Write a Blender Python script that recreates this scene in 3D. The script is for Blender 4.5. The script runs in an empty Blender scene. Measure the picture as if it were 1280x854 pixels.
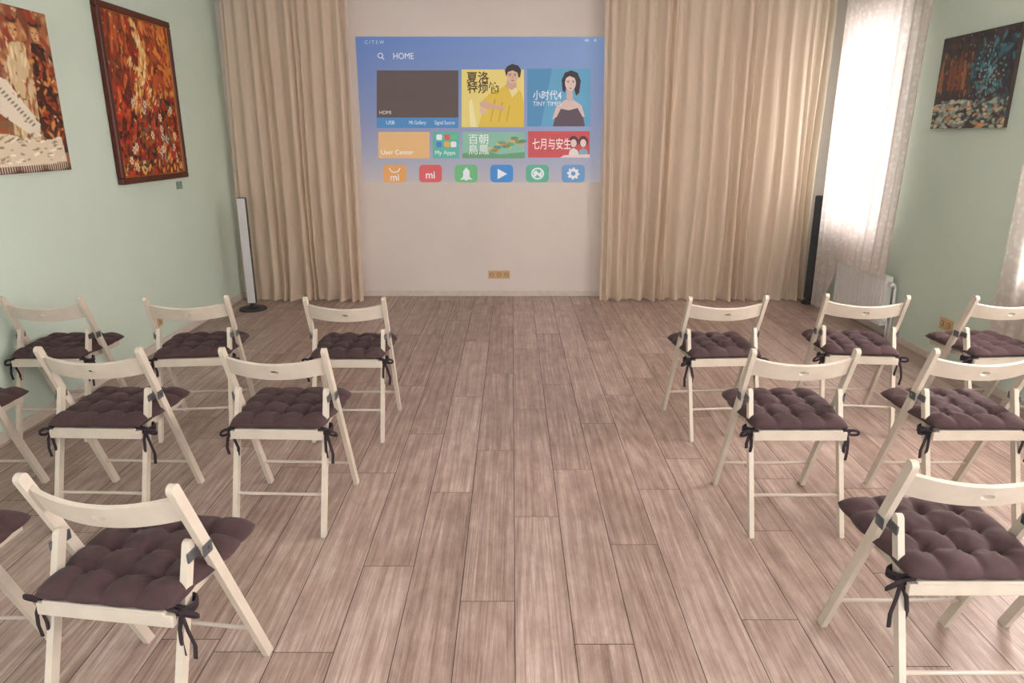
import bpy, bmesh, math, random
import numpy as np
from mathutils import Vector, Matrix
random.seed(7); np.random.seed(7)
scene = bpy.context.scene
COL = scene.collection

def s2l(c):
    c = c/255.0
    return c/12.92 if c <= 0.04045 else ((c+0.055)/1.055)**2.4
def S(r,g,b): return (s2l(r), s2l(g), s2l(b), 1.0)

# ---------------------------------------------------------------- camera calibration
H=1.59; F=870.0; TH=math.radians(16.46); sn,cs=math.sin(TH),math.cos(TH)
YB=7.05; XL=-2.75; XR=3.10; ZC=2.95; YR=-1.6
def wall_pt(px,py,yp=YB-0.012):
    """point of the back wall plane"""
    a=(px-640)/F; t=(py-427)/F
    dy=cs-t*sn; dz=-(sn+t*cs)
    k=yp/dy
    return (a*k, H+dz*k)

# ---------------------------------------------------------------- material helpers
def newmat(name):
    m=bpy.data.materials.new(name); m.use_nodes=True
    nt=m.node_tree; b=nt.nodes['Principled BSDF']
    return m,nt,b
def simple(name,col,rough=0.5,metal=0.0,spec=None,noise=0.0,nscale=20,bump=0.0):
    m,nt,b=newmat(name)
    b.inputs['Base Color'].default_value=col
    b.inputs['Roughness'].default_value=rough
    b.inputs['Metallic'].default_value=metal
    if spec is not None: b.inputs['Specular IOR Level'].default_value=spec
    if noise>0 or bump>0:
        tc=nt.nodes.new('ShaderNodeTexCoord'); n=nt.nodes.new('ShaderNodeTexNoise')
        n.inputs['Scale'].default_value=nscale; n.inputs['Detail'].default_value=5
        nt.links.new(tc.outputs['Object'],n.inputs['Vector'])
        if noise>0:
            r=nt.nodes.new('ShaderNodeValToRGB')
            r.color_ramp.elements[0].position=.3; r.color_ramp.elements[1].position=.7
            r.color_ramp.elements[0].color=tuple(x*(1-noise) for x in col[:3])+(1,)
            r.color_ramp.elements[1].color=tuple(min(1,x*(1+noise)) for x in col[:3])+(1,)
            nt.links.new(n.outputs['Fac'],r.inputs['Fac']); nt.links.new(r.outputs['Color'],b.inputs['Base Color'])
        if bump>0:
            bp=nt.nodes.new('ShaderNodeBump'); bp.inputs['Strength'].default_value=bump; bp.inputs['Distance'].default_value=.01
            nt.links.new(n.outputs['Fac'],bp.inputs['Height']); nt.links.new(bp.outputs['Normal'],b.inputs['Normal'])
    return m
def attrmat(name,rough=.6,emit=0.0,basef=1.0):
    m,nt,b=newmat(name)
    a=nt.nodes.new('ShaderNodeAttribute'); a.attribute_name='Col'
    b.inputs['Roughness'].default_value=rough
    if basef<1:
        mx=nt.nodes.new('ShaderNodeMix'); mx.data_type='RGBA'; mx.blend_type='MULTIPLY'; mx.inputs[0].default_value=1
        mx.inputs[7].default_value=(basef,)*3+(1,)
        nt.links.new(a.outputs['Color'],mx.inputs[6]); nt.links.new(mx.outputs[2],b.inputs['Base Color'])
    else: nt.links.new(a.outputs['Color'],b.inputs['Base Color'])
    if emit>0:
        nt.links.new(a.outputs['Color'],b.inputs['Emission Color']); b.inputs['Emission Strength'].default_value=emit
        b.inputs['Specular IOR Level'].default_value=.1
    return m

def obj_from_bm(name,bm,mats,parent=None,smooth=False,loc=None):
    me=bpy.data.meshes.new(name); bm.normal_update(); bm.to_mesh(me); bm.free()
    for m in mats: me.materials.append(m)
    if smooth:
        me.polygons.foreach_set('use_smooth',[True]*len(me.polygons))
    o=bpy.data.objects.new(name,me); COL.objects.link(o)
    if parent: o.parent=parent
    if loc: o.location=loc
    return o
def box(bm,x0,x1,y0,y1,z0,z1,mi=0,bev=0):
    r=bmesh.ops.create_cube(bm,size=1.0)
    vs=r['verts']
    for v in vs:
        v.co=Vector(((x0+x1)/2+v.co.x*(x1-x0),(y0+y1)/2+v.co.y*(y1-y0),(z0+z1)/2+v.co.z*(z1-z0)))
    fs=set(f for v in vs for f in v.link_faces)
    for f in fs: f.material_index=mi
    if bev>0:
        es=list(set(e for v in vs for e in v.link_edges))
        q=bmesh.ops.bevel(bm,geom=es,offset=bev,segments=2,affect='EDGES',profile=.5)
        for f in q['faces']: f.material_index=mi
def cyl(bm,c,r,h,axis='Z',seg=24,mi=0,r2=None):
    M={'Z':Matrix.Identity(4),'X':Matrix.Rotation(math.pi/2,4,'Y'),'Y':Matrix.Rotation(math.pi/2,4,'X')}[axis]
    q=bmesh.ops.create_cone(bm,cap_ends=True,segments=seg,radius1=r,radius2=r if r2 is None else r2,depth=h,matrix=Matrix.Translation(c)@M)
    for f in set(f for v in q['verts'] for f in v.link_faces): f.material_index=mi
def tube(bm,pts,rx,rz=None,seg=8,mi=0,closed=False):
    rz=rz or rx
    pts=[Vector(p) for p in pts]; rings=[]; n=len(pts)
    for i,p in enumerate(pts):
        t=(pts[(i+1)%n]-pts[i-1]) if closed else (pts[min(i+1,n-1)]-pts[max(i-1,0)])
        t.normalize()
        up=Vector((0,0,1)) if abs(t.z)<.9 else Vector((0,1,0))
        a=t.cross(up).normalized(); b=a.cross(t).normalized()
        rings.append([bm.verts.new(p+a*math.cos(k*2*math.pi/seg)*rx+b*math.sin(k*2*math.pi/seg)*rz) for k in range(seg)])
    m=n if closed else n-1
    for i in range(m):
        A,B=rings[i],rings[(i+1)%n]
        for k in range(seg):
            f=bm.faces.new((A[k],A[(k+1)%seg],B[(k+1)%seg],B[k])); f.material_index=mi; f.smooth=True
    if not closed:
        for R in (rings[0],rings[-1]):
            try: f=bm.faces.new(R); f.material_index=mi
            except: pass
def empty(name,loc=(0,0,0),rz=0):
    e=bpy.data.objects.new(name,None); e.empty_display_size=.1; COL.objects.link(e)
    e.location=loc; e.rotation_euler=(0,0,rz); return e

# ---------------------------------------------------------------- materials
def wall_mat(name,c1,c2):
    m,nt,b=newmat(name)
    tc=nt.nodes.new('ShaderNodeTexCoord'); n=nt.nodes.new('ShaderNodeTexNoise')
    n.inputs['Scale'].default_value=1.3; n.inputs['Detail'].default_value=6
    nt.links.new(tc.outputs['Object'],n.inputs['Vector'])
    r=nt.nodes.new('ShaderNodeValToRGB'); r.color_ramp.elements[0].position=.3; r.color_ramp.elements[1].position=.7
    r.color_ramp.elements[0].color=c1; r.color_ramp.elements[1].color=c2
    nt.links.new(n.outputs['Fac'],r.inputs['Fac']); nt.links.new(r.outputs['Color'],b.inputs['Base Color'])
    n2=nt.nodes.new('ShaderNodeTexNoise'); n2.inputs['Scale'].default_value=60; n2.inputs['Detail'].default_value=4
    nt.links.new(tc.outputs['Object'],n2.inputs['Vector'])
    bp=nt.nodes.new('ShaderNodeBump'); bp.inputs['Strength'].default_value=.12; bp.inputs['Distance'].default_value=.01
    nt.links.new(n2.outputs['Fac'],bp.inputs['Height']); nt.links.new(bp.outputs['Normal'],b.inputs['Normal'])
    b.inputs['Roughness'].default_value=.75; b.inputs['Specular IOR Level'].default_value=.25
    return m
M_green=wall_mat('mint_wall_paint',S(197,214,201),S(204,220,208))
M_back=wall_mat('cream_wall_paint',S(214,205,200),S(220,212,207))
M_ceil=simple('ceiling_paint',S(240,238,236),.8)
M_trim=simple('trim_paint',S(205,196,186),.5,noise=.06)
M_white=simple('white_pvc',S(228,226,224),.35)

def floor_mat():
    m,nt,b=newmat('whitewashed_wood_planks')
    N=nt.nodes; L=nt.links
    tc=N.new('ShaderNodeTexCoord'); at=N.new('ShaderNodeAttribute'); at.attribute_name='Col'
    mul=N.new('ShaderNodeVectorMath'); mul.operation='MULTIPLY_ADD'
    L.new(at.outputs['Color'],mul.inputs[0]); mul.inputs[1].default_value=(37,53,29); L.new(tc.outputs['Object'],mul.inputs[2])
    def noise(scale,det,sc,rough=.55,dist=0):
        s=N.new('ShaderNodeVectorMath'); s.operation='MULTIPLY'; L.new(mul.outputs[0],s.inputs[0]); s.inputs[1].default_value=sc
        n=N.new('ShaderNodeTexNoise'); n.inputs['Scale'].default_value=scale; n.inputs['Detail'].default_value=det
        n.inputs['Roughness'].default_value=rough; n.inputs['Distortion'].default_value=dist
        L.new(s.outputs[0],n.inputs['Vector']); return n
    def math_(op,a,b_=None,v=None):
        q=N.new('ShaderNodeMath'); q.operation=op
        if hasattr(a,'node'): L.new(a,q.inputs[0])
        else: q.inputs[0].default_value=a
        if b_ is not None:
            if hasattr(b_,'node'): L.new(b_,q.inputs[1])
            else: q.inputs[1].default_value=b_
        return q.outputs[0]
    big=noise(1,1.0,(6.5,.22,1),.3)
    ring=math_('SINE',math_('MULTIPLY',big.outputs['Fac'],120.0))
    ring=math_('MULTIPLY_ADD',ring,.5); ring.node.inputs[2].default_value=.5
    ring=math_('POWER',ring,.5)
    fine=noise(1,6,(190,4.0,1),.75)
    mid=noise(1,4,(42,.7,1),.65)
    patch=noise(1,5,(11,5.0,1),.7)
    rw=math_('MULTIPLY',ring,math_('MULTIPLY',patch.outputs['Fac'],.20))
    v=math_('ADD',rw,math_('MULTIPLY',fine.outputs['Fac'],.72))
    v=math_('ADD',v,math_('MULTIPLY',mid.outputs['Fac'],.44))
    v=math_('ADD',v,math_('MULTIPLY',patch.outputs['Fac'],.34))
    sep=N.new('ShaderNodeSeparateColor'); L.new(at.outputs['Color'],sep.inputs[0])
    v=math_('ADD',v,math_('MULTIPLY',sep.outputs[0],.12))
    v=math_('MULTIPLY',v,.565)
    r=N.new('ShaderNodeValToRGB'); cr=r.color_ramp
    cr.elements[0].position=.32; cr.elements[0].color=S(98,80,72)
    cr.elements[1].position=.67; cr.elements[1].color=S(212,198,189)
    e=cr.elements.new(.43); e.color=S(144,122,112)
    e=cr.elements.new(.53); e.color=S(174,153,143)
    L.new(v,r.inputs['Fac']); L.new(r.outputs['Color'],b.inputs['Base Color'])
    rr=math_('MULTIPLY_ADD',fine.outputs['Fac'],.2); rr.node.inputs[2].default_value=.30
    L.new(rr,b.inputs['Roughness']); b.inputs['Specular IOR Level'].default_value=.55
    bp=N.new('ShaderNodeBump'); bp.inputs['Strength'].default_value=.2; bp.inputs['Distance'].default_value=.0015
    L.new(v,bp.inputs['Height']); L.new(bp.outputs['Normal'],b.inputs['Normal'])
    return m
M_floor=floor_mat()
M_gap=simple('plank_gap',S(66,52,46),.9)

# ---------------------------------------------------------------- floor
def build_floor():
    bm=bmesh.new(); lay=bm.loops.layers.float_color.new('Col')
    W=.194; LN=1.24; x0=.01
    phase={-1:2.115,0:2.69,1:3.137,2:2.474,3:2.933,-3:2.326,-2:2.904,-4:1.859}
    g=.0014
    c0=int(math.floor((XL-x0)/W)); c1=int(math.ceil((XR-x0)/W))
    for c in range(c0,c1):
        xa=max(XL,x0+c*W); xb=min(XR,x0+(c+1)*W)
        ph=phase.get(c,random.uniform(0,LN))
        y=ph-LN*20
        while y<YB:
            ya=max(YR,y); yb=min(YB,y+LN)
            y+=LN
            if yb<=ya: continue
            col=(random.random(),random.random(),random.random(),1)
            vs=[bm.verts.new(p) for p in ((xa+g,ya+g,0),(xb-g,ya+g,0),(xb-g,yb-g,0),(xa+g,yb-g,0))]
            f=bm.faces.new(vs)
            for l in f.loops: l[lay]=col
    box(bm,XL-.02,XR+.02,YR,YB+.02,-.12,-.003,1)
    return obj_from_bm('floor',bm,[M_floor,M_gap])
build_floor()

# ---------------------------------------------------------------- shell
bm=bmesh.new(); box(bm,XL-.2,XL,YR,YB+.2,-.12,ZC); obj_from_bm('wall_left',bm,[M_green])
bm=bmesh.new(); box(bm,XL,XR,YB,YB+.2,-.12,ZC); obj_from_bm('wall_back',bm,[M_back])
bm=bmesh.new(); box(bm,XL-.2,XR+.35,YR,YB+.2,ZC,ZC+.15); obj_from_bm('ceiling',bm,[M_ceil])
WIN=[(5.75,6.72),(2.75,4.0),(.2,1.6)]  # last opening is an unseen window, added for light from the right
WZ0,WZ1=.78,2.5
bm=bmesh.new()
ys=[YR]
for a,b in sorted(WIN): ys+= [a,b]
ys.append(YB+.2)
T=.35
for i in range(0,len(ys),2): box(bm,XR,XR+T,ys[i],ys[i+1],-.12,ZC)
for a,b in WIN:
    box(bm,XR,XR+T,a,b,-.12,WZ0); box(bm,XR,XR+T,a,b,WZ1,ZC)
obj_from_bm('wall_right',bm,[M_green])
# windows
mg,nt,b=newmat('window_glass')
for n in list(nt.nodes):
    if n.type=='BSDF_PRINCIPLED': nt.nodes.remove(n)
out=[n for n in nt.nodes if n.type=='OUTPUT_MATERIAL'][0]
tr=nt.nodes.new('ShaderNodeBsdfTransparent'); gl=nt.nodes.new('ShaderNodeBsdfGlossy'); gl.inputs['Roughness'].default_value=.02
mx=nt.nodes.new('ShaderNodeMixShader'); mx.inputs[0].default_value=.06
nt.links.new(tr.outputs[0],mx.inputs[1]); nt.links.new(gl.outputs[0],mx.inputs[2]); nt.links.new(mx.outputs[0],out.inputs[0])
for i,(a,b_) in enumerate(WIN):
    bm=bmesh.new(); xa,xb=XR+.2,XR+.27; w=.06
    box(bm,xa,xb,a,b_,WZ0,WZ0+w,0,.006); box(bm,xa,xb,a,b_,WZ1-w,WZ1,0,.006)
    box(bm,xa,xb,a,a+w,WZ0+w,WZ1-w,0,.006); box(bm,xa,xb,b_-w,b_,WZ0+w,WZ1-w,0,.006)
    mid=(a+b_)/2; box(bm,xa,xb,mid-.045,mid+.045,WZ0+w,WZ1-w,0,.006)
    box(bm,xa+.03,xa+.036,a+w,mid-.045,WZ0+w,WZ1-w,1); box(bm,xa+.03,xa+.036,mid+.045,b_-w,WZ0+w,WZ1-w,1)
    box(bm,xa-.02,xa,mid-.01,mid+.01,1.5,1.62,0,.004)
    obj_from_bm('window_%d'%(i+1),bm,[M_white,mg])
    bm=bmesh.new(); box(bm,XR-.04,XR+.2,a,b_,WZ0,WZ0+.025,0,.006); obj_from_bm('trim_%d'%(i+1),bm,[M_white])
# baseboards
bm=bmesh.new(); box(bm,XL,XL+.016,YR,YB,0,.06,0,.004); obj_from_bm('baseboard_left',bm,[M_trim])
bm=bmesh.new(); box(bm,XR-.016,XR,YR,YB,0,.06,0,.004); obj_from_bm('baseboard_right',bm,[M_trim])
bm=bmesh.new(); box(bm,XL+.016,XR-.016,YB-.016,YB,0,.055,0,.004); obj_from_bm('baseboard_back',bm,[M_trim])

# ---------------------------------------------------------------- folding chair meshes
M_wood=simple('cream_painted_wood',S(204,194,180),.42,noise=.06,nscale=14)
M_rung=simple('metal_rung_cream',S(190,180,168),.35)
M_brk=simple('grey_steel_bracket',S(105,108,112),.4,metal=.6)
M_cush=simple('plum_cushion_fabric',S(66,45,48),.85,noise=.14,nscale=30,bump=.12)
M_cush.node_tree.nodes['Principled BSDF'].inputs['Sheen Weight'].default_value=.06
M_tie=simple('plum_tie_fabric',S(46,33,40),.85)

PW=.207  # post centre
def post_y(z): return .12+.34*(1-z/.77)
def leg_y(z): return .185*z/.585
def beam(bm,p0,p1,wx,wd,mi=0,bev=.004,round0=False,round1=False):
    p0,p1=Vector(p0),Vector(p1); d=p1-p0; L=d.length; d.normalize()
    x=Vector((1,0,0)); y=d.cross(x).normalized()
    r=bmesh.ops.create_cube(bm,size=1.0); vs=r['verts']; top=[];bot=[]
    for v in vs:
        c=v.co.copy(); (top if c.z>0 else bot).append(v)
        v.co=p0+d*((c.z+.5)*L)+x*(c.x*wx)+y*(c.y*wd)
    es=set(e for v in vs for e in v.link_edges)
    endx=[]
    for flag,grp in ((round1,top),(round0,bot)):
        if flag:
            for e in es:
                if e.verts[0] in grp and e.verts[1] in grp and abs((e.verts[0].co-e.verts[1].co).normalized().x)>.99: endx.append(e)
    for v in vs:
        for f in v.link_faces: f.material_index=mi
    if endx:
        bmesh.ops.bevel(bm,geom=endx,offset=wd*.46,segments=4,affect='EDGES',profile=.5)
    elif bev>0:
        bmesh.ops.bevel(bm,geom=list(es),offset=bev,segments=2,affect='EDGES',profile=.5)
def slat(bm,zc=.694,hh=.041):
    half=PW-.010; bow=.040; th=.0065
    NX=10; N=32
    V=[];Fc=[]
    def key(u,v): V.append((u,v)); return len(V)-1
    cb=.05; a,b=.019,.0115
    per=[]
    m=8
    for i in range(m): per.append((-cb+2*cb*i/m,-1))
    for i in range(m): per.append((cb,-1+2*i/m))
    for i in range(m): per.append((cb-2*cb*i/m,1))
    for i in range(m): per.append((-cb,1-2*i/m))
    ell=[]
    for (u,v) in per:
        an=math.atan2(v*hh,u); ell.append((a*math.cos(an),b/hh*math.sin(an)))
    P=[key(*p) for p in per]; E=[key(*p) for p in ell]; n=len(per)
    for i in range(n): Fc.append((P[i],P[(i+1)%n],E[(i+1)%n],E[i]))
    for side in (-1,1):
        g=[[key(side*(cb+(half-cb)*i/NX),-1+2*j/8) for j in range(9)] for i in range(NX+1)]
        for i in range(NX):
            for j in range(8):
                q=(g[i][j],g[i+1][j],g[i+1][j+1],g[i][j+1])
                Fc.append(q if side>0 else q[::-1])
    up=Vector((0,-.34,.77)).normalized(); nrm=Vector((0,-.77,-.34)).normalized()
    def mp(u,v,off):
        k=1-(u/half)**2
        h=hh*(1.0-.06*k) 
        base=Vector((u,post_y(zc),zc))+up*(v*h - .002*k)
        return base+nrm*(bow*k+off)
    idx={}; remap=[]
    uniq=[]
    for (u,v) in V:
        k=(round(u,5),round(v,5))
        if k not in idx: idx[k]=len(uniq); uniq.append((u,v))
        remap.append(idx[k])
    A=[bm.verts.new(mp(u,v,th)) for u,v in uniq]; B=[bm.verts.new(mp(u,v,-th)) for u,v in uniq]
    cnt={}
    for f in Fc:
        f=[remap[i] for i in f]
        bm.faces.new([A[i] for i in f]); bm.faces.new([B[i] for i in f[::-1]])
        for i in range(4):
            e=(f[i],f[(i+1)%4]); k=tuple(sorted(e)); cnt.setdefault(k,[]).append(e)
    for k,l in cnt.items():
        if len(l)==1:
            i,j=l[0]; bm.faces.new((A[j],A[i],B[i],B[j]))
def chair_mesh():
    bm=bmesh.new()
    slat(bm)
    for s in (-1,1):
        beam(bm,(s*PW,post_y(0.004),.004),(s*PW,post_y(.775),.775),.019,.032,0,round1=True)
        beam(bm,(s*(PW-.022),leg_y(0.004),.004),(s*(PW-.022),leg_y(.585),.585),.019,.029,0,round1=True)
        z=.545
        box(bm,s*(PW+.0105)-.0015,s*(PW+.0105)+.0015,post_y(z)-.03,post_y(z)+.012,z-.018,z+.016,2,.001)
        cyl(bm,(s*(PW+.013),post_y(z)-.003,z),.006,.006,'X',12,2)
        box(bm,s*(PW-.011)-.003,s*(PW-.011)+.003,leg_y(z)-.018,post_y(z)+.006,z-.014,z+.014,2,.001)
        box(bm,s*.164-.009,s*.164+.009,.075,.47,.408,.436,0,.003)
    for i in range(6):
        y=.095+i*.071
        box(bm,-.170,.170,y-.026,y+.026,.434,.446,0,.003)
    box(bm,-.19,.19,.07,.088,.400,.436,0,.003)
    tube(bm,[(-PW,post_y(.14),.14),(0,post_y(.14),.14),(PW,post_y(.14),.14)],.0065,seg=10,mi=1)
    tube(bm,[(-.183,leg_y(.165),.165),(0,leg_y(.165),.165),(.183,leg_y(.165),.165)],.0065,seg=10,mi=1)
    for s in (-1,1):
        box(bm,s*PW-.0095,s*PW+.0095,post_y(0)-.018,post_y(0)+.016,0,.008,0,.002)
        box(bm,s*(PW-.022)-.0095,s*(PW-.022)+.0095,-.015,.017,0,.008,0,.002)
    bm.normal_update()
    me=bpy.data.meshes.new('folding_chair_mesh'); bmesh.ops.translate(bm,verts=bm.verts,vec=(0,-.23,0)); bm.to_mesh(me); bm.free()
    for m in (M_wood,M_rung,M_brk): me.materials.append(m)
    return me
def cushion_mesh(seed):
    rnd=random.Random(seed)
    bm=bmesh.new(); n=56
    ph=[rnd.uniform(0,6.28) for _ in range(6)]
    btn=[(i/4+rnd.uniform(-.012,.012),j/4+rnd.uniform(-.012,.012)) for i in (1,2,3) for j in (1,2,3)]
    def pos(u,v,top):
        w=.398+.036*min(1,max(0,(v-.25)/.3))
        a=2*u-1; b=2*v-1
        ax=a*(1-.035*abs(b)**6); by=b*(1-.035*abs(a)**6)
        x=ax*w/2*(1+.022*(abs(math.sin(math.pi*4*v))-.5)*abs(a)**3)
        y=.272+by*.210*(1+.022*(abs(math.sin(math.pi*4*u))-.5)*abs(b)**3)
        e=max(0,(1-abs(a)**7)*(1-abs(b)**7))**.5
        uu=u+.012*math.sin(7*v+ph[3])*(1-abs(a)); vv=v+.012*math.sin(8*u+ph[4])*(1-abs(b))
        s1=abs(math.sin(math.pi*4*uu)); s2=abs(math.sin(math.pi*4*vv))
        pil=min(s1,s2)**.55*.55+(s1*s2)**.5*.45
        z=.447
        if top:
            h=.022+.020*pil
            for (bu,bv) in btn:
                r=math.hypot((u-bu)*.43,(v-bv)*.42); h-=.024*math.exp(-(r/.019)**2)
                an=math.atan2(v-bv,u-bu); h-=.0065*math.exp(-(r/.05)**2)*(.5+.5*math.cos(8*an+ph[5]+bu*20))*min(1,r/.01)
            h+=.004*math.sin(9*u+ph[0])*math.sin(8*v+ph[1])+.0015*math.sin(31*u+17*v+ph[2])
            z+= .010+ e*h
        else:
            z+= .010-.010*e
        return Vector((x,y-.23,z))
    T=[[bm.verts.new(pos(i/n,j/n,True)) for j in range(n+1)] for i in range(n+1)]
    B=[[T[i][j] if i in(0,n) or j in(0,n) else bm.verts.new(pos(i/n,j/n,False)) for j in range(n+1)] for i in range(n+1)]
    for i in range(n):
        for j in range(n):
            f=bm.faces.new((T[i][j],T[i+1][j],T[i+1][j+1],T[i][j+1])); f.smooth=True
            f=bm.faces.new((B[i][j],B[i][j+1],B[i+1][j+1],B[i+1][j])); f.smooth=True
    for (bu,bv) in btn:
        p=pos(bu,bv,True); cyl(bm,p+Vector((0,0,.001)),.006,.004,'Z',10,1)
    for s in (-1,1):
        cx=s*(PW-.020); z=.43; cy=leg_y(z)-.23
        loop=[(cx+.026*math.cos(t),cy+.028*math.sin(t),z+.004*math.sin(t*2)) for t in [k*2*math.pi/16 for k in range(16)]]
        tube(bm,loop,.004,.009,8,1,closed=True)
        tube(bm,loop and [(p[0],p[1],p[2]-.012) for p in loop],.004,.007,8,1,closed=True)
        kx,ky=cx+s*.012,cy-.032
        tube(bm,[(kx-.010,ky,z),(kx,ky-.006,z-.002),(kx+.010,ky,z-.004)],.011,.012,8,1)
        tube(bm,[(kx*1,ky+.01,z),(s*.18,.07-.23+.02,.452)],.006,.004,6,1)
        for q in (-1,1):
            L=rnd.uniform(.035,.05); dz=rnd.uniform(-.02,.004)
            lp=[(kx+q*L*.5*(1-math.cos(t)), ky-.012-.010*math.sin(t), z+dz*(1-math.cos(t))*.6+.014*math.sin(t)) for t in [k*2*math.pi/14 for k in range(14)]]
            tube(bm,lp,.0035,.006,6,1,closed=True)
            Lt=rnd.uniform(.07,.16); sw=rnd.uniform(.005,.03)
            tube(bm,[(kx,ky-.008,z-.004),(kx+q*sw*.6,ky-.016,z-Lt*.35),(kx+q*sw,ky-.012,z-Lt*.7),(kx+q*sw*.8,ky-.010,z-Lt)],.0065,.003,6,1)
    me=bpy.data.meshes.new('seat_cushion_mesh'); bm.normal_update(); bm.to_mesh(me); bm.free()
    me.materials.append(M_cush); me.materials.append(M_tie)
    return me
ch_me=chair_mesh(); cu=[cushion_mesh(i) for i in range(5)]
chairs=[ # cx, rear foot y, yaw deg
 (-2.49,3.47,0),(-1.74,3.48,6),(-.885,3.46,0),
 (-2.44,2.55,0),(-1.70,2.55,-2),(-.955,2.54,-2),
 (-1.70,1.45,0),(-1.018,1.43,-8),
 (1.14,3.48,4),(1.915,3.52,-6),(2.665,3.50,4),
 (1.172,2.53,0),(1.90,2.53,0),
 (1.258,1.535,0),(1.875,1.535,0)]
for i,(cx,y0,yaw) in enumerate(chairs):
    o=bpy.data.objects.new('folding_chair',ch_me); COL.objects.link(o)
    o.location=(cx,y0+.23,0); o.rotation_euler=(0,0,math.radians(yaw))
    c=bpy.data.objects.new('seat_cushion',cu[i%5]); COL.objects.link(c)
    c.parent=o

# ---------------------------------------------------------------- curtains
def fabric(name,col,transl=.35,transp=.0,lace=False,rough=.8,dark=None):
    m,nt,b=newmat(name); N=nt.nodes; L=nt.links
    N.remove(b); out=[n for n in N if n.type=='OUTPUT_MATERIAL'][0]
    d=N.new('ShaderNodeBsdfDiffuse'); d.inputs['Color'].default_value=col
    t=N.new('ShaderNodeBsdfTranslucent'); t.inputs['Color'].default_value=col
    mx=N.new('ShaderNodeMixShader'); mx.inputs[0].default_value=transl
    L.new(d.outputs[0],mx.inputs[1]); L.new(t.outputs[0],mx.inputs[2])
    tc=N.new('ShaderNodeTexCoord')
    wv=N.new('ShaderNodeTexNoise'); wv.inputs['Scale'].default_value=260; L.new(tc.outputs['Object'],wv.inputs['Vector'])
    bp=N.new('ShaderNodeBump'); bp.inputs['Strength'].default_value=.15; bp.inputs['Distance'].default_value=.003
    L.new(wv.outputs['Fac'],bp.inputs['Height']); L.new(bp.outputs['Normal'],d.inputs['Normal'])
    last=mx
    if transp>0:
        tp=N.new('ShaderNodeBsdfTransparent'); m2=N.new('ShaderNodeMixShader'); m2.inputs[0].default_value=transp
        L.new(mx.outputs[0],m2.inputs[1]); L.new(tp.outputs[0],m2.inputs[2]); last=m2
        if lace:
            v=N.new('ShaderNodeTexVoronoi'); v.inputs['Scale'].default_value=24; L.new(tc.outputs['Object'],v.inputs['Vector'])
            n2=N.new('ShaderNodeTexNoise'); n2.inputs['Scale'].default_value=14; n2.inputs['Detail'].default_value=3; L.new(tc.outputs['Object'],n2.inputs['Vector'])
            ad=N.new('ShaderNodeMath'); ad.operation='ADD'; L.new(v.outputs['Distance'],ad.inputs[0]); L.new(n2.outputs['Fac'],ad.inputs[1])
            r=N.new('ShaderNodeValToRGB'); r.color_ramp.elements[0].position=.70; r.color_ramp.elements[1].position=1.0
            r.color_ramp.elements[0].color=(transp*.7,)*3+(1,); r.color_ramp.elements[1].color=(transp,)*3+(1,)
            L.new(ad.outputs[0],r.inputs['Fac']); L.new(r.outputs['Color'],m2.inputs[0])
            r2=N.new('ShaderNodeValToRGB'); r2.color_ramp.elements[0].position=.68; r2.color_ramp.elements[1].position=1.0
            r2.color_ramp.elements[0].color=col; r2.color_ramp.elements[1].color=dark
            L.new(ad.outputs[0],r2.inputs['Fac']); L.new(r2.outputs['Color'],t.inputs['Color'])
    L.new(last.outputs[0],out.inputs[0]); return m
M_beige=fabric('beige_voile',S(233,217,198),.42,.10)
M_sheer=fabric('white_sheer_lace',S(243,233,230),.60,.07,lace=True,dark=S(222,206,202))
M_rail=simple('curtain_rail_white',S(215,210,205),.4)

def curtain(name,x0,x1,y,z0,z1,nf,amp,seed,mat,axis='x',hemfun=None,pool=.05,lean=None,segpf=12,nz=60,yoff=None):
    rnd=random.Random(seed)
    w=x1-x0; n=int(nf*segpf)
    ws=[rnd.uniform(.5,1.7) for _ in range(nf)]; tot=sum(ws); cum=[0]
    for q in ws: cum.append(cum[-1]+q/tot)
    am=[rnd.uniform(.4,1.15) for _ in range(nf)]
    dr=[rnd.uniform(-1,1) for _ in range(nf+1)]
    p1,p2,p3=[rnd.uniform(0,6.28) for _ in range(3)]
    bm=bmesh.new(); G=[]
    for j in range(nz+1):
        row=[]; h=j/nz   # 0 bottom
        for i in range(n+1):
            k=min(nf-1,i//segpf); fr=(i-k*segpf)/segpf
            s=cum[k]+(cum[k+1]-cum[k])*fr
            A=am[k]*(1-fr)+am[min(nf-1,k+1)]*fr
            dd=dr[k]*(1-fr)+dr[k+1]*fr
            prof=math.sin(2*math.pi*fr)
            a=amp*A*(.50+.65*(1-h))
            sub=.35*math.sin(4*math.pi*fr+dr[k]*3)*(.15+.85*h)
            off=a*(prof+sub)+amp*.5*math.sin(6*s+p1+1.5*h)*(1-h)
            ss=s+ dd*.022*math.sin(math.pi*min(1,h*1.1+.05))*1.0+.008*math.sin(6*h+p2+s*14)*(1-h)
            cc=x0+w*ss
            if lean: cc+=lean(s,h)
            if yoff: off+=yoff(s,h)
            zz0=z0 if hemfun is None else hemfun(s)
            z=zz0+(z1-zz0)*h
            if pool and h<.05:
                q=(1-h/.05); off-=pool*q*(.5+.5*math.sin(s*nf*4+p3)); 
            row.append(bm.verts.new((cc,y+off,z) if axis=='x' else (y+off,cc,z)))
        G.append(row)
    for j in range(nz):
        for i in range(n):
            f=bm.faces.new((G[j][i],G[j][i+1],G[j+1][i+1],G[j+1][i])); f.smooth=True
    return obj_from_bm(name,bm,[mat])
ZT=2.77
curtain('beige_curtain',-2.69,-2.28,6.87,.008,ZT,4,.036,1,M_beige,lean=lambda s,h:.03*(1-h)*s+.06*h*(1-s))
curtain('beige_curtain',-2.30,-1.48,6.85,.008,ZT,8,.050,2,M_beige)
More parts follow.
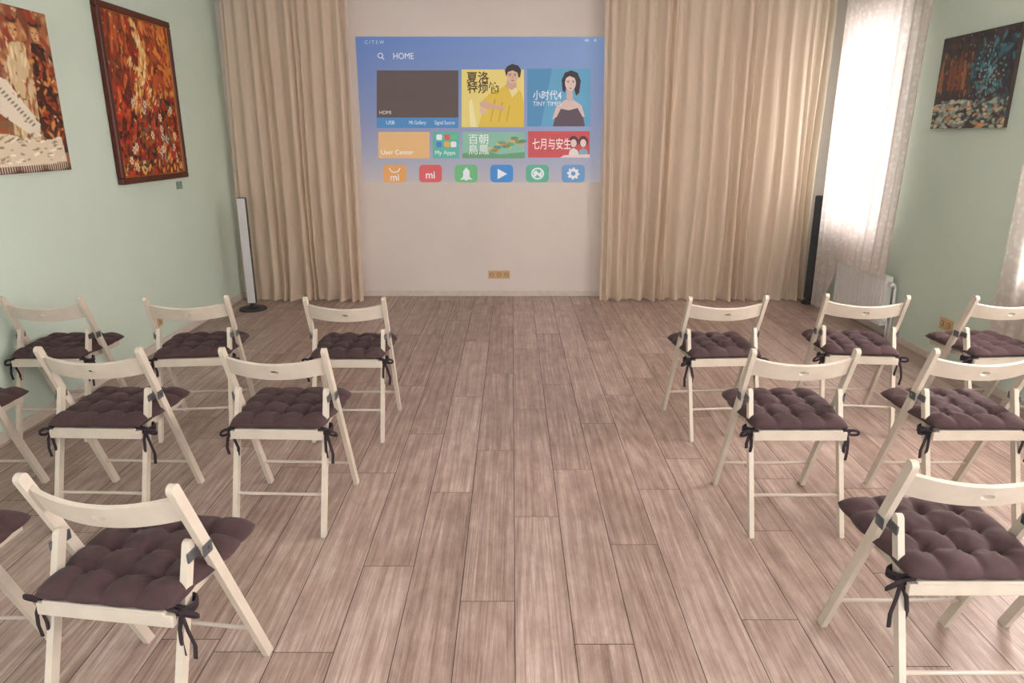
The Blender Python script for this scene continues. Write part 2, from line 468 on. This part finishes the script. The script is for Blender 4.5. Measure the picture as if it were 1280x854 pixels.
curtain('beige_curtain',.84,1.50,6.86,.008,ZT,6,.052,3,M_beige,lean=lambda s,h:.04*(1-h)*(1-s))
curtain('beige_curtain',1.44,2.93,6.87,.008,ZT,14,.048,5,M_beige)
bm=bmesh.new()
for a,b_ in ((-2.73,-1.45),(.80,2.9)):
    box(bm,a,b_,6.80,6.90,2.772,2.80,0,.004)
box(bm,-1.45,.80,6.80,6.90,2.785,2.80,0,.004)
for x in (-2.4,-1.6,0,1,2,2.8): box(bm,x-.015,x+.015,6.84,6.86,2.80,ZC,0)
obj_from_bm('curtain_rail',bm,[M_rail])
def hem(s):
    t=min(1,max(0,(s-.74)/.08)); return .515*(1-t)+.012*t
curtain('white_lace_curtain',5.33,6.62,2.945,.01,2.78,11,.028,11,M_sheer,axis='y',hemfun=hem,pool=0,lean=lambda s,h:.10*(1-h)*(1-s),yoff=lambda s,h:-.03*max(0,(s-.75)/.25))
curtain('white_lace_curtain',2.7,4.24,3.02,.42,2.78,12,.022,12,M_sheer,axis='y',pool=0)
curtain('white_lace_curtain',.1,1.7,3.02,.42,2.78,12,.022,13,M_sheer,axis='y',pool=0)  # hangs at the added, unseen window
bm=bmesh.new()
box(bm,2.92,3.0,-.1,6.76,2.80,2.825,0,.004)
for y in (0,2,4,6): box(bm,3.0,XR,y-.015,y+.015,2.80,2.825,0)
obj_from_bm('curtain_rail',bm,[M_rail])

# ---------------------------------------------------------------- radiator
bm=bmesh.new()
ya,yb=5.50,6.36
box(bm,3.0,3.015,ya,yb,.10,.50,0,.004); box(bm,3.045,3.06,ya,yb,.10,.50,0,.004)
n=22
for i in range(n):
    y=ya+.03+(yb-ya-.06)*i/(n-1); box(bm,2.992,3.002,y-.012,y+.012,.13,.47,0,.004)
for i in range(26):
    y=ya+.02+(yb-ya-.04)*i/25; box(bm,3.001,3.059,y-.005,y+.005,.495,.505,0)
box(bm,2.999,3.061,ya-.003,ya+.004,.10,.503,0,.002)
tube(bm,[(3.03,ya-.0,.15),(3.03,ya-.06,.15),(3.03,ya-.07,.13),(3.03,ya-.07,.001)],.010,seg=10)
tube(bm,[(3.03,ya-.0,.45),(3.03,ya-.10,.45),(3.03,ya-.11,.43),(3.03,ya-.11,.001)],.010,seg=10)
cyl(bm,(3.03,ya-.04,.45),.02,.05,'Y',16)
for y in (5.6,6.25): box(bm,3.055,XR-.002,y-.02,y+.02,.4,.44,0)
obj_from_bm('radiator',bm,[M_white])

# ---------------------------------------------------------------- tower speakers
M_silver=simple('brushed_silver',S(196,197,198),.4,metal=.0)
M_dark=simple('dark_grey_plastic',S(48,47,50),.4)
def speaker(loc,rz,front,br):
    bm=bmesh.new()
    cyl(bm,(0,0,.009),br,.018,'Z',40,1); cyl(bm,(0,0,.022),br*.72,.012,'Z',40,1,r2=.05)
    cyl(bm,(0,0,.05),.022,.06,'Z',20,1)
    box(bm,-.042,.042,-.028,.03,.06,1.05,1,.012)
    box(bm,-.039,.032,-.033,-.026,.07,1.045,0,.003)
    for z in (.25,.55,.85):
        cyl(bm,(-.003,-.034,z),.020,.004,'Y',24,0)
    o=obj_from_bm('tower_speaker',bm,[front,M_dark]); o.location=loc; o.rotation_euler=(0,0,rz)
speaker((-2.47,6.46,0),math.radians(12),M_silver,.125)
speaker((2.925,6.71,0),math.radians(-40),M_dark,.065)

# ---------------------------------------------------------------- sockets
M_sock=simple('tan_plastic',S(200,166,124),.4); M_hole=simple('socket_hole',S(60,45,36),.6)
def socket(n):
    bm=bmesh.new(); w=.074
    box(bm,-n*w/2,n*w/2,-.010,0,-.042,.042,0,.003)
    for i in range(n):
        c=(i-(n-1)/2)*w
        box(bm,c-.031,c+.031,-.013,-.009,-.031,.031,0,.002)
        cyl(bm,(c,-.0135,0),.021,.002,'Y',24,1)
        cyl(bm,(c,-.0150,0),.017,.002,'Y',24,0)
        for s in (-1,1): cyl(bm,(c+s*.009,-.0165,0),.003,.002,'Y',10,1)
    return obj_from_bm('wall_socket',bm,[M_sock,M_hole])
x,z=wall_pt(624,343.5); o=socket(3); o.location=(x,YB,z)
o=socket(2); o.location=(XR,4.79,.30); o.rotation_euler=(0,0,-math.pi/2)
o=socket(1); o.location=(XL,5.25,.21); o.rotation_euler=(0,0,math.pi/2)
bm=bmesh.new(); box(bm,XL,XL+.004,5.83,5.93,1.17,1.23,0); obj_from_bm('wall_label_card',bm,[simple('label_green',S(120,150,135),.6)])

# ---------------------------------------------------------------- paintings
class Canvas:
    def __init__(s,w,h,base):
        s.w,s.h=w,h; s.a=np.zeros((h,w,3)); s.a[:]=base
        s.Y,s.X=np.mgrid[0:h,0:w]; s.X=(s.X+.5)/w; s.Y=1-(s.Y+.5)/h
        s.asp=w/h
    def ell(s,cx,cy,rx,ry,ang,col,al=1):
        dx=(s.X-cx)*s.asp; dy=s.Y-cy; c,n=math.cos(ang),math.sin(ang)
        u=(dx*c+dy*n)/rx; v=(-dx*n+dy*c)/ry
        m=np.clip(1.6-1.6*(u*u+v*v),0,1)[...,None]*al
        s.a=s.a*(1-m)+np.array(col)*m
    def strokes(s,n,x0,x1,y0,y1,cols,r=(.01,.03),el=2.5,ang=None,al=.9):
        for _ in range(n):
            rr=random.uniform(*r); c=random.choice(cols); j=random.uniform(.8,1.2)
            s.ell(random.uniform(x0,x1),random.uniform(y0,y1),rr*el,rr,random.uniform(0,3.14) if ang is None else ang+random.uniform(-.3,.3),[q*j for q in c],al)
    def poly(s,pts,col,al=1):
        ins=np.zeros(s.X.shape,bool); n=len(pts)
        for i in range(n):
            x1,y1=pts[i]; x2,y2=pts[(i+1)%n]
            if y1==y2: continue
            c=((y1>s.Y)!=(y2>s.Y))&(s.X<(x2-x1)*(s.Y-y1)/(y2-y1)+x1)
            ins^=c
        s.a[ins]=s.a[ins]*(1-al)+np.array(col)*al
R3=lambda r,g,b:np.array(S(r,g,b)[:3])
def paint_gold():
    c=Canvas(150,170,R3(130,44,24))
    c.strokes(380,0,1,0,1,[R3(180,56,26),R3(150,34,20),R3(84,34,20),R3(205,96,40),R3(120,76,34)],(.012,.028))
    c.strokes(160,.0,1,.0,.5,[R3(186,46,26),R3(80,26,18),R3(40,28,24),R3(140,100,56)],(.01,.022))
    c.strokes(130,.55,1,.55,1,[R3(180,80,36),R3(220,138,64),R3(130,46,24)],(.012,.026))
    c.strokes(60,0,.35,.5,1,[R3(150,60,30),R3(96,40,24),R3(200,110,56)],(.012,.026),3,1.5)
    for t in np.linspace(0,1,130):
        x=.44+.09*math.sin(t*4.5)+random.uniform(-.06,.06)*(.4+t); y=.97-.55*t
        c.ell(x,y,.036,.011,1.35+random.uniform(-.35,.35),random.choice([R3(240,208,132),R3(226,172,84),R3(246,230,186),R3(214,140,60)]),.85)
    c.ell(.45,.90,.028,.036,0,R3(232,190,130)); c.ell(.45,.925,.032,.018,0,R3(120,50,26))
    for t in np.linspace(0,1,40):
        c.ell(.30+.38*t+random.uniform(-.04,.04),.74-.26*t,.028,.011,.8,random.choice([R3(236,190,104),R3(196,84,40),R3(244,230,190)]),.8)
    for _ in range(34):
        x,y=random.uniform(.1,.92),random.uniform(.05,.5); q=random.choice([R3(236,220,180),R3(226,166,76),R3(196,36,26),R3(210,205,190)])
        for k in range(6):
            an=k*math.pi/3; c.ell(x+.018*math.cos(an),y+.018*math.sin(an),.014,.009,an,q,.9)
        c.ell(x,y,.008,.008,0,R3(90,46,26),.9)
    c.strokes(70,0,1,0,.13,[R3(220,172,84),R3(140,40,24),R3(60,30,20)],(.008,.016))
    c.strokes(240,0,1,0,1,[R3(220,66,30),R3(240,196,104),R3(48,26,20)],(.004,.008),2.4)
    c.strokes(50,.3,1,.1,.6,[R3(70,84,92),R3(96,110,104)],(.005,.011),2)
    return c
def paint_music():
    c=Canvas(150,150,R3(150,100,66))
    c.strokes(250,0,1,.5,1,[R3(170,110,70),R3(120,64,40),R3(196,150,104),R3(150,60,34)],(.015,.04))
    c.strokes(150,0,.5,0,1,[R3(190,160,120),R3(120,90,60),R3(160,80,40)],(.015,.04))
    c.poly([(.52,.05),(.60,.62),(.64,.78),(.76,.80),(.80,.55),(.83,.05)],R3(206,182,140))
    c.poly([(.76,.14),(.80,.60),(.82,.80),(.92,.80),(.97,.5),(1,.12)],R3(70,34,24))
    c.strokes(110,.80,.99,.14,.78,[R3(170,70,30),R3(210,140,70),R3(40,22,18),R3(120,40,24)],(.008,.016))
    c.strokes(70,.56,.78,.1,.78,[R3(225,205,165),R3(170,120,70),R3(140,60,36)],(.008,.016),3.5,1.4)
    for x in (.69,.87):
        c.ell(x,.855,.040,.055,0,R3(206,160,110)); c.ell(x,.915,.055,.022,0,R3(60,36,24)); c.ell(x,.93,.03,.02,0,R3(150,50,30))
        c.ell(x-.018,.865,.008,.005,0,R3(40,24,20)); c.ell(x+.018,.865,.008,.005,0,R3(40,24,20)); c.ell(x,.83,.012,.005,0,R3(150,50,40)); c.ell(x,.848,.004,.012,0,R3(160,110,70))
    c.poly([(.40,.58),(.56,.56),(.78,.30),(.74,.20),(.46,.36)],R3(226,216,196))
    for i in range(12):
        t=i/12; c.ell(.50+.24*t,.50-.22*t,.026,.0055,.45,R3(40,30,28))
    c.poly([(.3,.04),(.3,.26),(.78,.20),(.95,.22),(.97,.06)],R3(222,208,182))
    c.strokes(80,.3,.95,.06,.24,[R3(240,230,210),R3(170,150,120),R3(120,100,80)],(.004,.008),4,.1)
    c.poly([(.3,0),(.3,.045),(1,.045),(1,0)],R3(90,56,40))
    for i in range(36): 
        x=.3+.68*i/35; c.ell(x,.035,.0035,.035,0,R3(236,226,205))
    c.strokes(90,.3,1,.2,1,[R3(180,60,30),R3(60,36,28),R3(230,200,150)],(.004,.008))
    return c
def paint_teal():
    c=Canvas(140,108,R3(60,54,56))
    c.strokes(120,0,1,.45,1,[R3(54,48,52),R3(78,62,56),R3(44,48,58)],(.02,.05))
    c.strokes(120,0,.5,.38,.8,[R3(134,64,48),R3(92,52,42),R3(156,106,68),R3(72,76,74)],(.010,.03),2,1.5)
    for i in range(7): c.poly([(.03+i*.065,.42),(.03+i*.065,.60+.12*random.random()),(.055+i*.065,.72+.12*random.random()),(.08+i*.065,.60),(.08+i*.065,.42)],random.choice([R3(126,72,52),R3(82,58,52),R3(150,100,66)]))
    c.strokes(200,0,1,0,.30,[R3(186,196,176),R3(214,204,178),R3(140,168,156),R3(200,140,96),R3(118,140,138)],(.012,.024),3,.1)
    c.strokes(120,.45,1,.1,.95,[R3(44,82,98),R3(38,58,74),R3(64,122,136),R3(44,44,50)],(.015,.035))
    for _ in range(130):
        a=random.uniform(0,6.28); r=random.uniform(0,1)
        x=.72+.2*r*math.cos(a); y=.6+.33*r*math.sin(a)
        c.ell(x,y,.017,.012,a,random.choice([R3(98,172,182),R3(60,126,152),R3(150,204,204)]),.9); c.ell(x,y,.005,.005,0,R3(30,50,60))
    c.strokes(34,.5,.95,.12,.6,[R3(190,50,44),R3(220,140,76)],(.007,.012),1.4)
    c.strokes(80,0,1,0,1,[R3(130,160,150),R3(160,90,52),R3(24,28,34)],(.004,.008))
    return c
M_art=attrmat('oil_paint',.5)
def color_grid(bm_name,c,mat,place):
    w,h=c.w,c.h
    verts=[];
    for j in range(h):
        for i in range(w): verts.append(place(i/(w-1),1-j/(h-1)))
    faces=[(j*w+i,(j+1)*w+i,(j+1)*w+i+1,j*w+i+1) for j in range(h-1) for i in range(w-1)]
    me=bpy.data.meshes.new(bm_name); me.from_pydata(verts,[],faces)
    at=me.color_attributes.new('Col','FLOAT_COLOR','POINT')
    rgba=np.ones((h*w,4),dtype=np.float32); rgba[:,:3]=np.clip(c.a.reshape(-1,3),0,1)
    at.data.foreach_set('color',rgba.ravel()); me.materials.append(mat); me.update()
    return me
M_frame=simple('maroon_frame',S(80,30,20),.3,noise=.2); M_gold=simple('gold_fillet',S(170,120,60),.35,metal=.5); M_edge=simple('canvas_edge',S(60,50,44),.7)
def painting(c,W,Hh,loc,rz,fr,tilt=0):
    root=empty('painting',loc,rz); 
    g=.0 if not fr else .045
    me=color_grid('canvas_art',c,M_art,lambda u,v:((-W/2+g)+(W-2*g)*u,-.0265,(-Hh/2+g)+(Hh-2*g)*v))
    o=bpy.data.objects.new('canvas_art',me); COL.objects.link(o); o.parent=root
    bm=bmesh.new(); box(bm,-W/2+g*.5,W/2-g*.5,-.026,-.001,-Hh/2+g*.5,Hh/2-g*.5,0); obj_from_bm('canvas_back',bm,[M_edge],root)
    if fr:
        bm=bmesh.new()
        for (a,b_,cc,d) in ((-W/2,W/2,-Hh/2,-Hh/2+g),(-W/2,W/2,Hh/2-g,Hh/2),(-W/2,-W/2+g,-Hh/2+g,Hh/2-g),(W/2-g,W/2,-Hh/2+g,Hh/2-g)):
            box(bm,a,b_,-.045,-.001,cc,d,0,.008)
        q=g-.004
        for (a,b_,cc,d) in ((-W/2+q,W/2-q,-Hh/2+q,-Hh/2+q+.008),(-W/2+q,W/2-q,Hh/2-q-.008,Hh/2-q),(-W/2+q,-W/2+q+.008,-Hh/2+q,Hh/2-q),(W/2-q-.008,W/2-q,-Hh/2+q,Hh/2-q)):
            box(bm,a,b_,-.034,-.02,cc,d,1,.002)
        obj_from_bm('frame',bm,[M_frame,M_gold],root)
painting(paint_music(),1.0,.88,(XL,3.93,1.83),math.pi/2,False)
painting(paint_gold(),1.02,1.19,(XL,5.475,1.855),math.pi/2,True)
painting(paint_teal(),.79,.61,(XR,4.955,1.945),-math.pi/2,False)

# ---------------------------------------------------------------- projected image on the wall
PR=empty('wall_projected_image',(0,0,0))
EM=.38; BF=.60
pm={}
def pmat(col):
    if col not in pm:
        # projected light adds to the pale wall: lift blacks, lower the contrast
        g=sum(col)/3
        c2=tuple((x*.88+g*.12)*.84+38 for x in col)
        m,nt,b=newmat('projection_%d_%d_%d'%col); l=S(*[min(255,x) for x in c2])
        b.inputs['Base Color'].default_value=tuple(x*BF for x in l[:3])+(1,); b.inputs['Roughness'].default_value=.8
        b.inputs['Specular IOR Level'].default_value=.1
        b.inputs['Emission Color'].default_value=l; b.inputs['Emission Strength'].default_value=EM
        pm[col]=m
    return pm[col]
x0,x1,z0,z1=-1.465,.873,1.15,2.48
c=Canvas(96,60,R3(90,110,190))
for j in range(60):
    for i in range(96):
        u=i/95; v=1-j/59
        top=np.array([108,138,198.])*(1-u)+np.array([144,172,218.])*u
        midc=np.array([144,154,190.])*(1-u)+np.array([156,172,212.])*u
        bot=np.array([200,192,193.])*(1-u)+np.array([192,190,200.])*u
        if v>.45: q=(v-.45)/.55; cc=midc*(1-q)+top*q
        else: q=(v/.45)**.8; cc=bot*(1-q)+midc*q
        c.a[j,i]=R3(*cc)
me=color_grid('background',c,attrmat('projection_background',.8,EM,BF),lambda u,v:(x0+(x1-x0)*u,YB-.003,z0+(z1-z0)*v))
o=bpy.data.objects.new('background',me); COL.objects.link(o); o.parent=PR
def ppoly(name,pts,col,lv):
    bm=bmesh.new(); y=YB-.003-.0006*lv
    vs=[]
    for p in pts:
        x,z=wall_pt(p[0],p[1],YB); vs.append(bm.verts.new((x,y,z)))
    f=bm.faces.new(vs); bm.normal_update()
    if f.normal.y>0: f.normal_flip()
    bmesh.ops.triangulate(bm,faces=[f])
    return obj_from_bm(name,bm,[pmat(col)],PR)
def rect(name,a,b_,c_,d,col,lv=1,rad=0):
    if rad==0: return ppoly(name,[(a,b_),(c_,b_),(c_,d),(a,d)],col,lv)
    pts=[]
    for (cx,cy,s) in ((c_-rad,b_+rad,-90),(c_-rad,d-rad,0),(a+rad,d-rad,90),(a+rad,b_+rad,180)):
        for k in range(6):
            t=math.radians(s+18*k); pts.append((cx+rad*math.cos(t),cy+rad*math.sin(t)))
    return ppoly(name,pts,col,lv)
def circ(name,cx,cy,rx,ry,col,lv):
    return ppoly(name,[(cx+rx*math.cos(k*math.pi/12),cy+ry*math.sin(k*math.pi/12)) for k in range(24)],col,lv)
def text(name,s,px,py,hpx,col,lv,align='LEFT',bold=0,sx=1.0):
    cu_=bpy.data.curves.new(name,'FONT'); cu_.body=s
    cu_.align_x=align; cu_.align_y='CENTER'; cu_.size=hpx/128.0*1.25; cu_.offset=bold
    o=bpy.data.objects.new(name,cu_); COL.objects.link(o)
    x,z=wall_pt(px,py,YB); o.location=(x,YB-.003-.0006*lv,z); o.rotation_euler=(math.pi/2,0,0); o.scale=(sx,1,1)
    cu_.materials.append(pmat(col)); o.parent=PR
    return o
WHT=(238,240,250)
text('label_home','HOME',491,70.5,8,WHT,2,sx=.9); text('label_brand','C I T E W',456,53,4.4,(205,215,240),2)
for (r,cc,l) in ((3.4,WHT,2),(2.4,(84,118,190),3)): circ('search_ring',475.5,69.5,r,r,cc,l)
ppoly('search_handle',[(477.2,72.2),(478.1,71.4),(480.6,74),(479.8,74.8)],WHT,2)
rect('status_icon',731,49,736,52,(190,205,245),2); circ('status_icon',744,50.5,2,2,(190,205,245),2)
rect('tile_hdmi',471,88,573,147,(86,72,70)); text('label_hdmi','HDMI',474,141,4.8,(235,225,220),2)
rect('bar_sources',471,147,573,160,(58,134,205)); text('label_usb','USB',488,153.5,5,WHT,2,'CENTER'); text('label_gallery','Mi Gallery',522,153.5,5,WHT,2,'CENTER',sx=.8); text('label_source','Signal Source',556,153.5,5,WHT,2,'CENTER',sx=.75)
rect('tile_film_yellow',577,87,655,159,(244,218,110)); 
rect('tile_film_teal',659,86,738,158,(84,164,210))
ppoly('tile_shade',[(659,86),(690,86),(676,158),(659,158)],(66,138,194),1.3)
rect('tile_user',473,165,537,198,(240,184,112)); text('label_user','User Center',476,190.5,6.4,(255,252,245),2)
rect('tile_apps',541,165,574,198,(80,184,166)); text('label_apps','My Apps',543.5,191,5.8,(240,250,245),2)
for k,(cx,cy,cc) in enumerate(((549,171.5,(240,240,245)),(559,171.5,(230,80,80)),(549,180.5,(60,120,210)),(559,180.5,(240,170,60)),(567,171.5,(90,200,120)),(567,180.5,(230,235,240)))): rect('mini_icon',cx-3.5,cy-3.5,cx+3.5,cy+3.5,cc,2,1.5)
rect('tile_film_green',578,165,656,198,(128,194,166)); rect('tile_film_red',660,164,737,197,(218,72,76))
YS=[(598,159),(603,140),(610,128),(601,134),(600,129),(612,117),(624,112),(632,106),(644,108),(652,116),(655,130),(655,159)]
ppoly('man_shirt',YS,(236,194,54),2)
ppoly('man_arm',[(601,134),(599,129),(604,126),(618,130),(632,134),(630,138),(614,136)],(224,170,140),3)
ppoly('man_neck',[(632,108),(634,100),(645,100),(646,109),(639,113)],(214,160,132),3)
circ('man_face',640.5,95,6.8,9.6,(228,178,150),4)
ppoly('man_hair',[(633,96),(631,88),(634,83),(640,80),(648,82),(651.5,88),(650,97),(648,97),(647,91),(641,88),(635,90)],(50,42,46),5)
for ex in (637.5,643.5): circ('man_eye',ex,94.5,1.1,.6,(50,36,36),5); ppoly('man_brow',[(ex-2,92.6),(ex+2,92.2),(ex+2,93),(ex-2,93.3)],(60,46,46),5)
ppoly('man_nose',[(640.2,95),(641.2,95),(641.8,98),(639.6,98)],(206,150,124),5)
ppoly('man_mouth',[(638,100),(643.5,100),(640.7,101.6)],(170,80,76),5)
ppoly('man_lapel',[(636,110),(639,113),(645,109),(648,114),(640,122)],(244,226,150),3)
ppoly('man_hand',[(609,137),(603,134),(599,136),(600,141),(604,143),(609,141)],(232,184,156),3)
for k in range(3): ppoly('shirt_crease',[(618+9*k,124+4*k),(620+9*k,124+4*k),(614+10*k,152),(612.5+10*k,152)],(210,166,44),2.6)
ppoly('ray',[(588,159),(596,159),(590,124),(586,128)],(248,234,160),1.6)
text('title_yellow','夏洛',583,98,11,(80,60,30),3,bold=.002); text('title_yellow','特烦恼',584,111,11,(80,60,30),3,bold=.002,sx=.95)
ppoly('woman_dress',[(691,158),(694,146),(698,136),(704,131),(711,136),(718,131),(725,136),(729,146),(731,158)],(90,74,86),2)
ppoly('woman_shoulders',[(690,150),(695,134),(706,125),(711,124),(717,125),(727,132),(731,146),(728,146),(722,135),(711,138),(701,136),(696,146)],(224,192,180),3)
ppoly('woman_neck',[(708,126),(708,113),(716,113),(716,127)],(214,178,166),4)
ppoly('woman_hair_back',[(703,113),(702,100),(706,91),(714,88),(722,91),(726,101),(724,116),(720,120),(717,108),(708,108),(706,116)],(54,44,50),3)
circ('woman_face',713,104,6.8,9.6,(234,202,190),5)
ppoly('woman_fringe',[(704,104),(705,94),(713,91),(722,94),(723,104),(719,98),(712,95),(707,98)],(54,44,50),6)
for ex in (710,716.5): circ('woman_eye',ex,103,1.2,.6,(50,36,40),6); ppoly('woman_brow',[(ex-2,101),(ex+2,100.8),(ex+2,101.5),(ex-2,101.7)],(80,60,60),6)
ppoly('woman_nose',[(713,103.5),(714,103.5),(714.4,107),(712.6,107)],(214,176,164),6)
ppoly('woman_lips',[(710.5,110),(715.5,110),(713,111.6)],(186,70,76),6)
text('title_teal','小时代4',666,120,9.5,WHT,3,bold=.001,sx=.85); text('title_teal','TINY TIMES',666,130,6,WHT,3,sx=.92)
text('title_green','百朝',585,175,10.5,(245,250,240),3); text('title_green','鳥鳳',585,188,10.5,(245,250,240),3)
for k in range(16):
    t=k/15; circ('phoenix_plume',614+40*t,186-12*t+4*math.sin(k),5,2.4,[(214,196,110),(100,176,130),(232,164,90),(80,150,140)][k%4],2)
ppoly('tree_line',[(578,198),(578,192),(600,188),(625,193),(656,190),(656,198)],(98,162,114),1.6)
text('title_red','七月与安生',665,181,11.5,(250,238,236),3,bold=.001,sx=.68)
for (cx,cc) in ((717,(236,200,190)),(729,(240,208,196))):
    circ('girl_hair',cx,177,6,7,(80,50,54),2); circ('girl_face',cx,179,3.8,5,cc,3)
    ppoly('girl_body',[(cx-7,197),(cx-5,188),(cx,185),(cx+5,188),(cx+7,197)],(236,226,222) if cx<720 else (130,166,192),2.5)
ppoly('red_band',[(700,197),(737,197),(737,193),(705,194)],(240,210,205),4)
ic=[(479,508,(242,160,76)),(524,552.5,(230,82,84)),(568.5,597,(100,194,120)),(613,641.5,(52,136,225)),(657.5,686,(86,182,148)),(702,731,(92,150,208))]
for a,b_,cc in ic: rect('app_icon',a,206,b_,228,cc,2,5)
text('icon_mi','mi',493.5,222,9.5,WHT,4,'CENTER',bold=.001)
for k in range(12):
    t=math.pi*k/12; t2=math.pi*(k+1)/12
    ppoly('icon_handle',[(493.5+7*math.cos(t),210+6*math.sin(t)),(493.5+7*math.cos(t2),210+6*math.sin(t2)),(493.5+5.6*math.cos(t2),210+4.8*math.sin(t2)),(493.5+5.6*math.cos(t),210+4.8*math.sin(t))],WHT,4)
text('icon_mi','mi',538,219,10,WHT,4,'CENTER',bold=.002)
ppoly('icon_rocket',[(583,209),(587,214),(587,221),(591,225),(586,224),(583,226),(580,224),(575,225),(579,221),(579,214)],WHT,4)
ppoly('icon_play',[(622,211),(634,217.5),(622,224)],WHT,4)
circ('icon_ring',672,217,8,7.5,WHT,4); circ('icon_ring',672,217,6,5.6,(86,182,148),5)
ppoly('icon_swirl',[(667,221),(667,215),(670,213),(674,217),(677,213),(677,221),(674,221),(672,218),(669,221)],WHT,6)
gp=[]
for k in range(32):
    r=8 if (k//2)%2==0 else 6.2; t=k*2*math.pi/32; gp.append((716.5+r*math.cos(t),217+r*.95*math.sin(t)))
ppoly('icon_gear',gp,WHT,4); circ('icon_gear_hole',716.5,217,2.8,2.7,(92,150,208),5)

# ---------------------------------------------------------------- light
w=bpy.data.worlds.new('World'); scene.world=w; w.use_nodes=True
bg=w.node_tree.nodes['Background']; bg.inputs['Color'].default_value=(1.0,.975,.96,1); bg.inputs['Strength'].default_value=2.75
for (a,b_),p in zip(WIN,(36,270,300)):  # last lamp shines through the added, unseen window
    l=bpy.data.lights.new('window_daylight','AREA'); l.shape='RECTANGLE'; l.size=WZ1-WZ0; l.size_y=b_-a; l.energy=p; l.color=(1,.98,.96)
    o=bpy.data.objects.new('window_daylight',l); COL.objects.link(o); o.location=(XR+T+.1,(a+b_)/2,(WZ0+WZ1)/2); o.rotation_euler=(0,math.pi/2,0)

cam=bpy.data.cameras.new('camera'); cam.sensor_width=36; cam.lens=F/1280*36; cam.clip_start=.05
co=bpy.data.objects.new('camera',cam); COL.objects.link(co); co.location=(0,0,H); co.rotation_euler=(math.pi/2-TH,0,0)
scene.camera=co
scene.view_settings.view_transform='Standard'
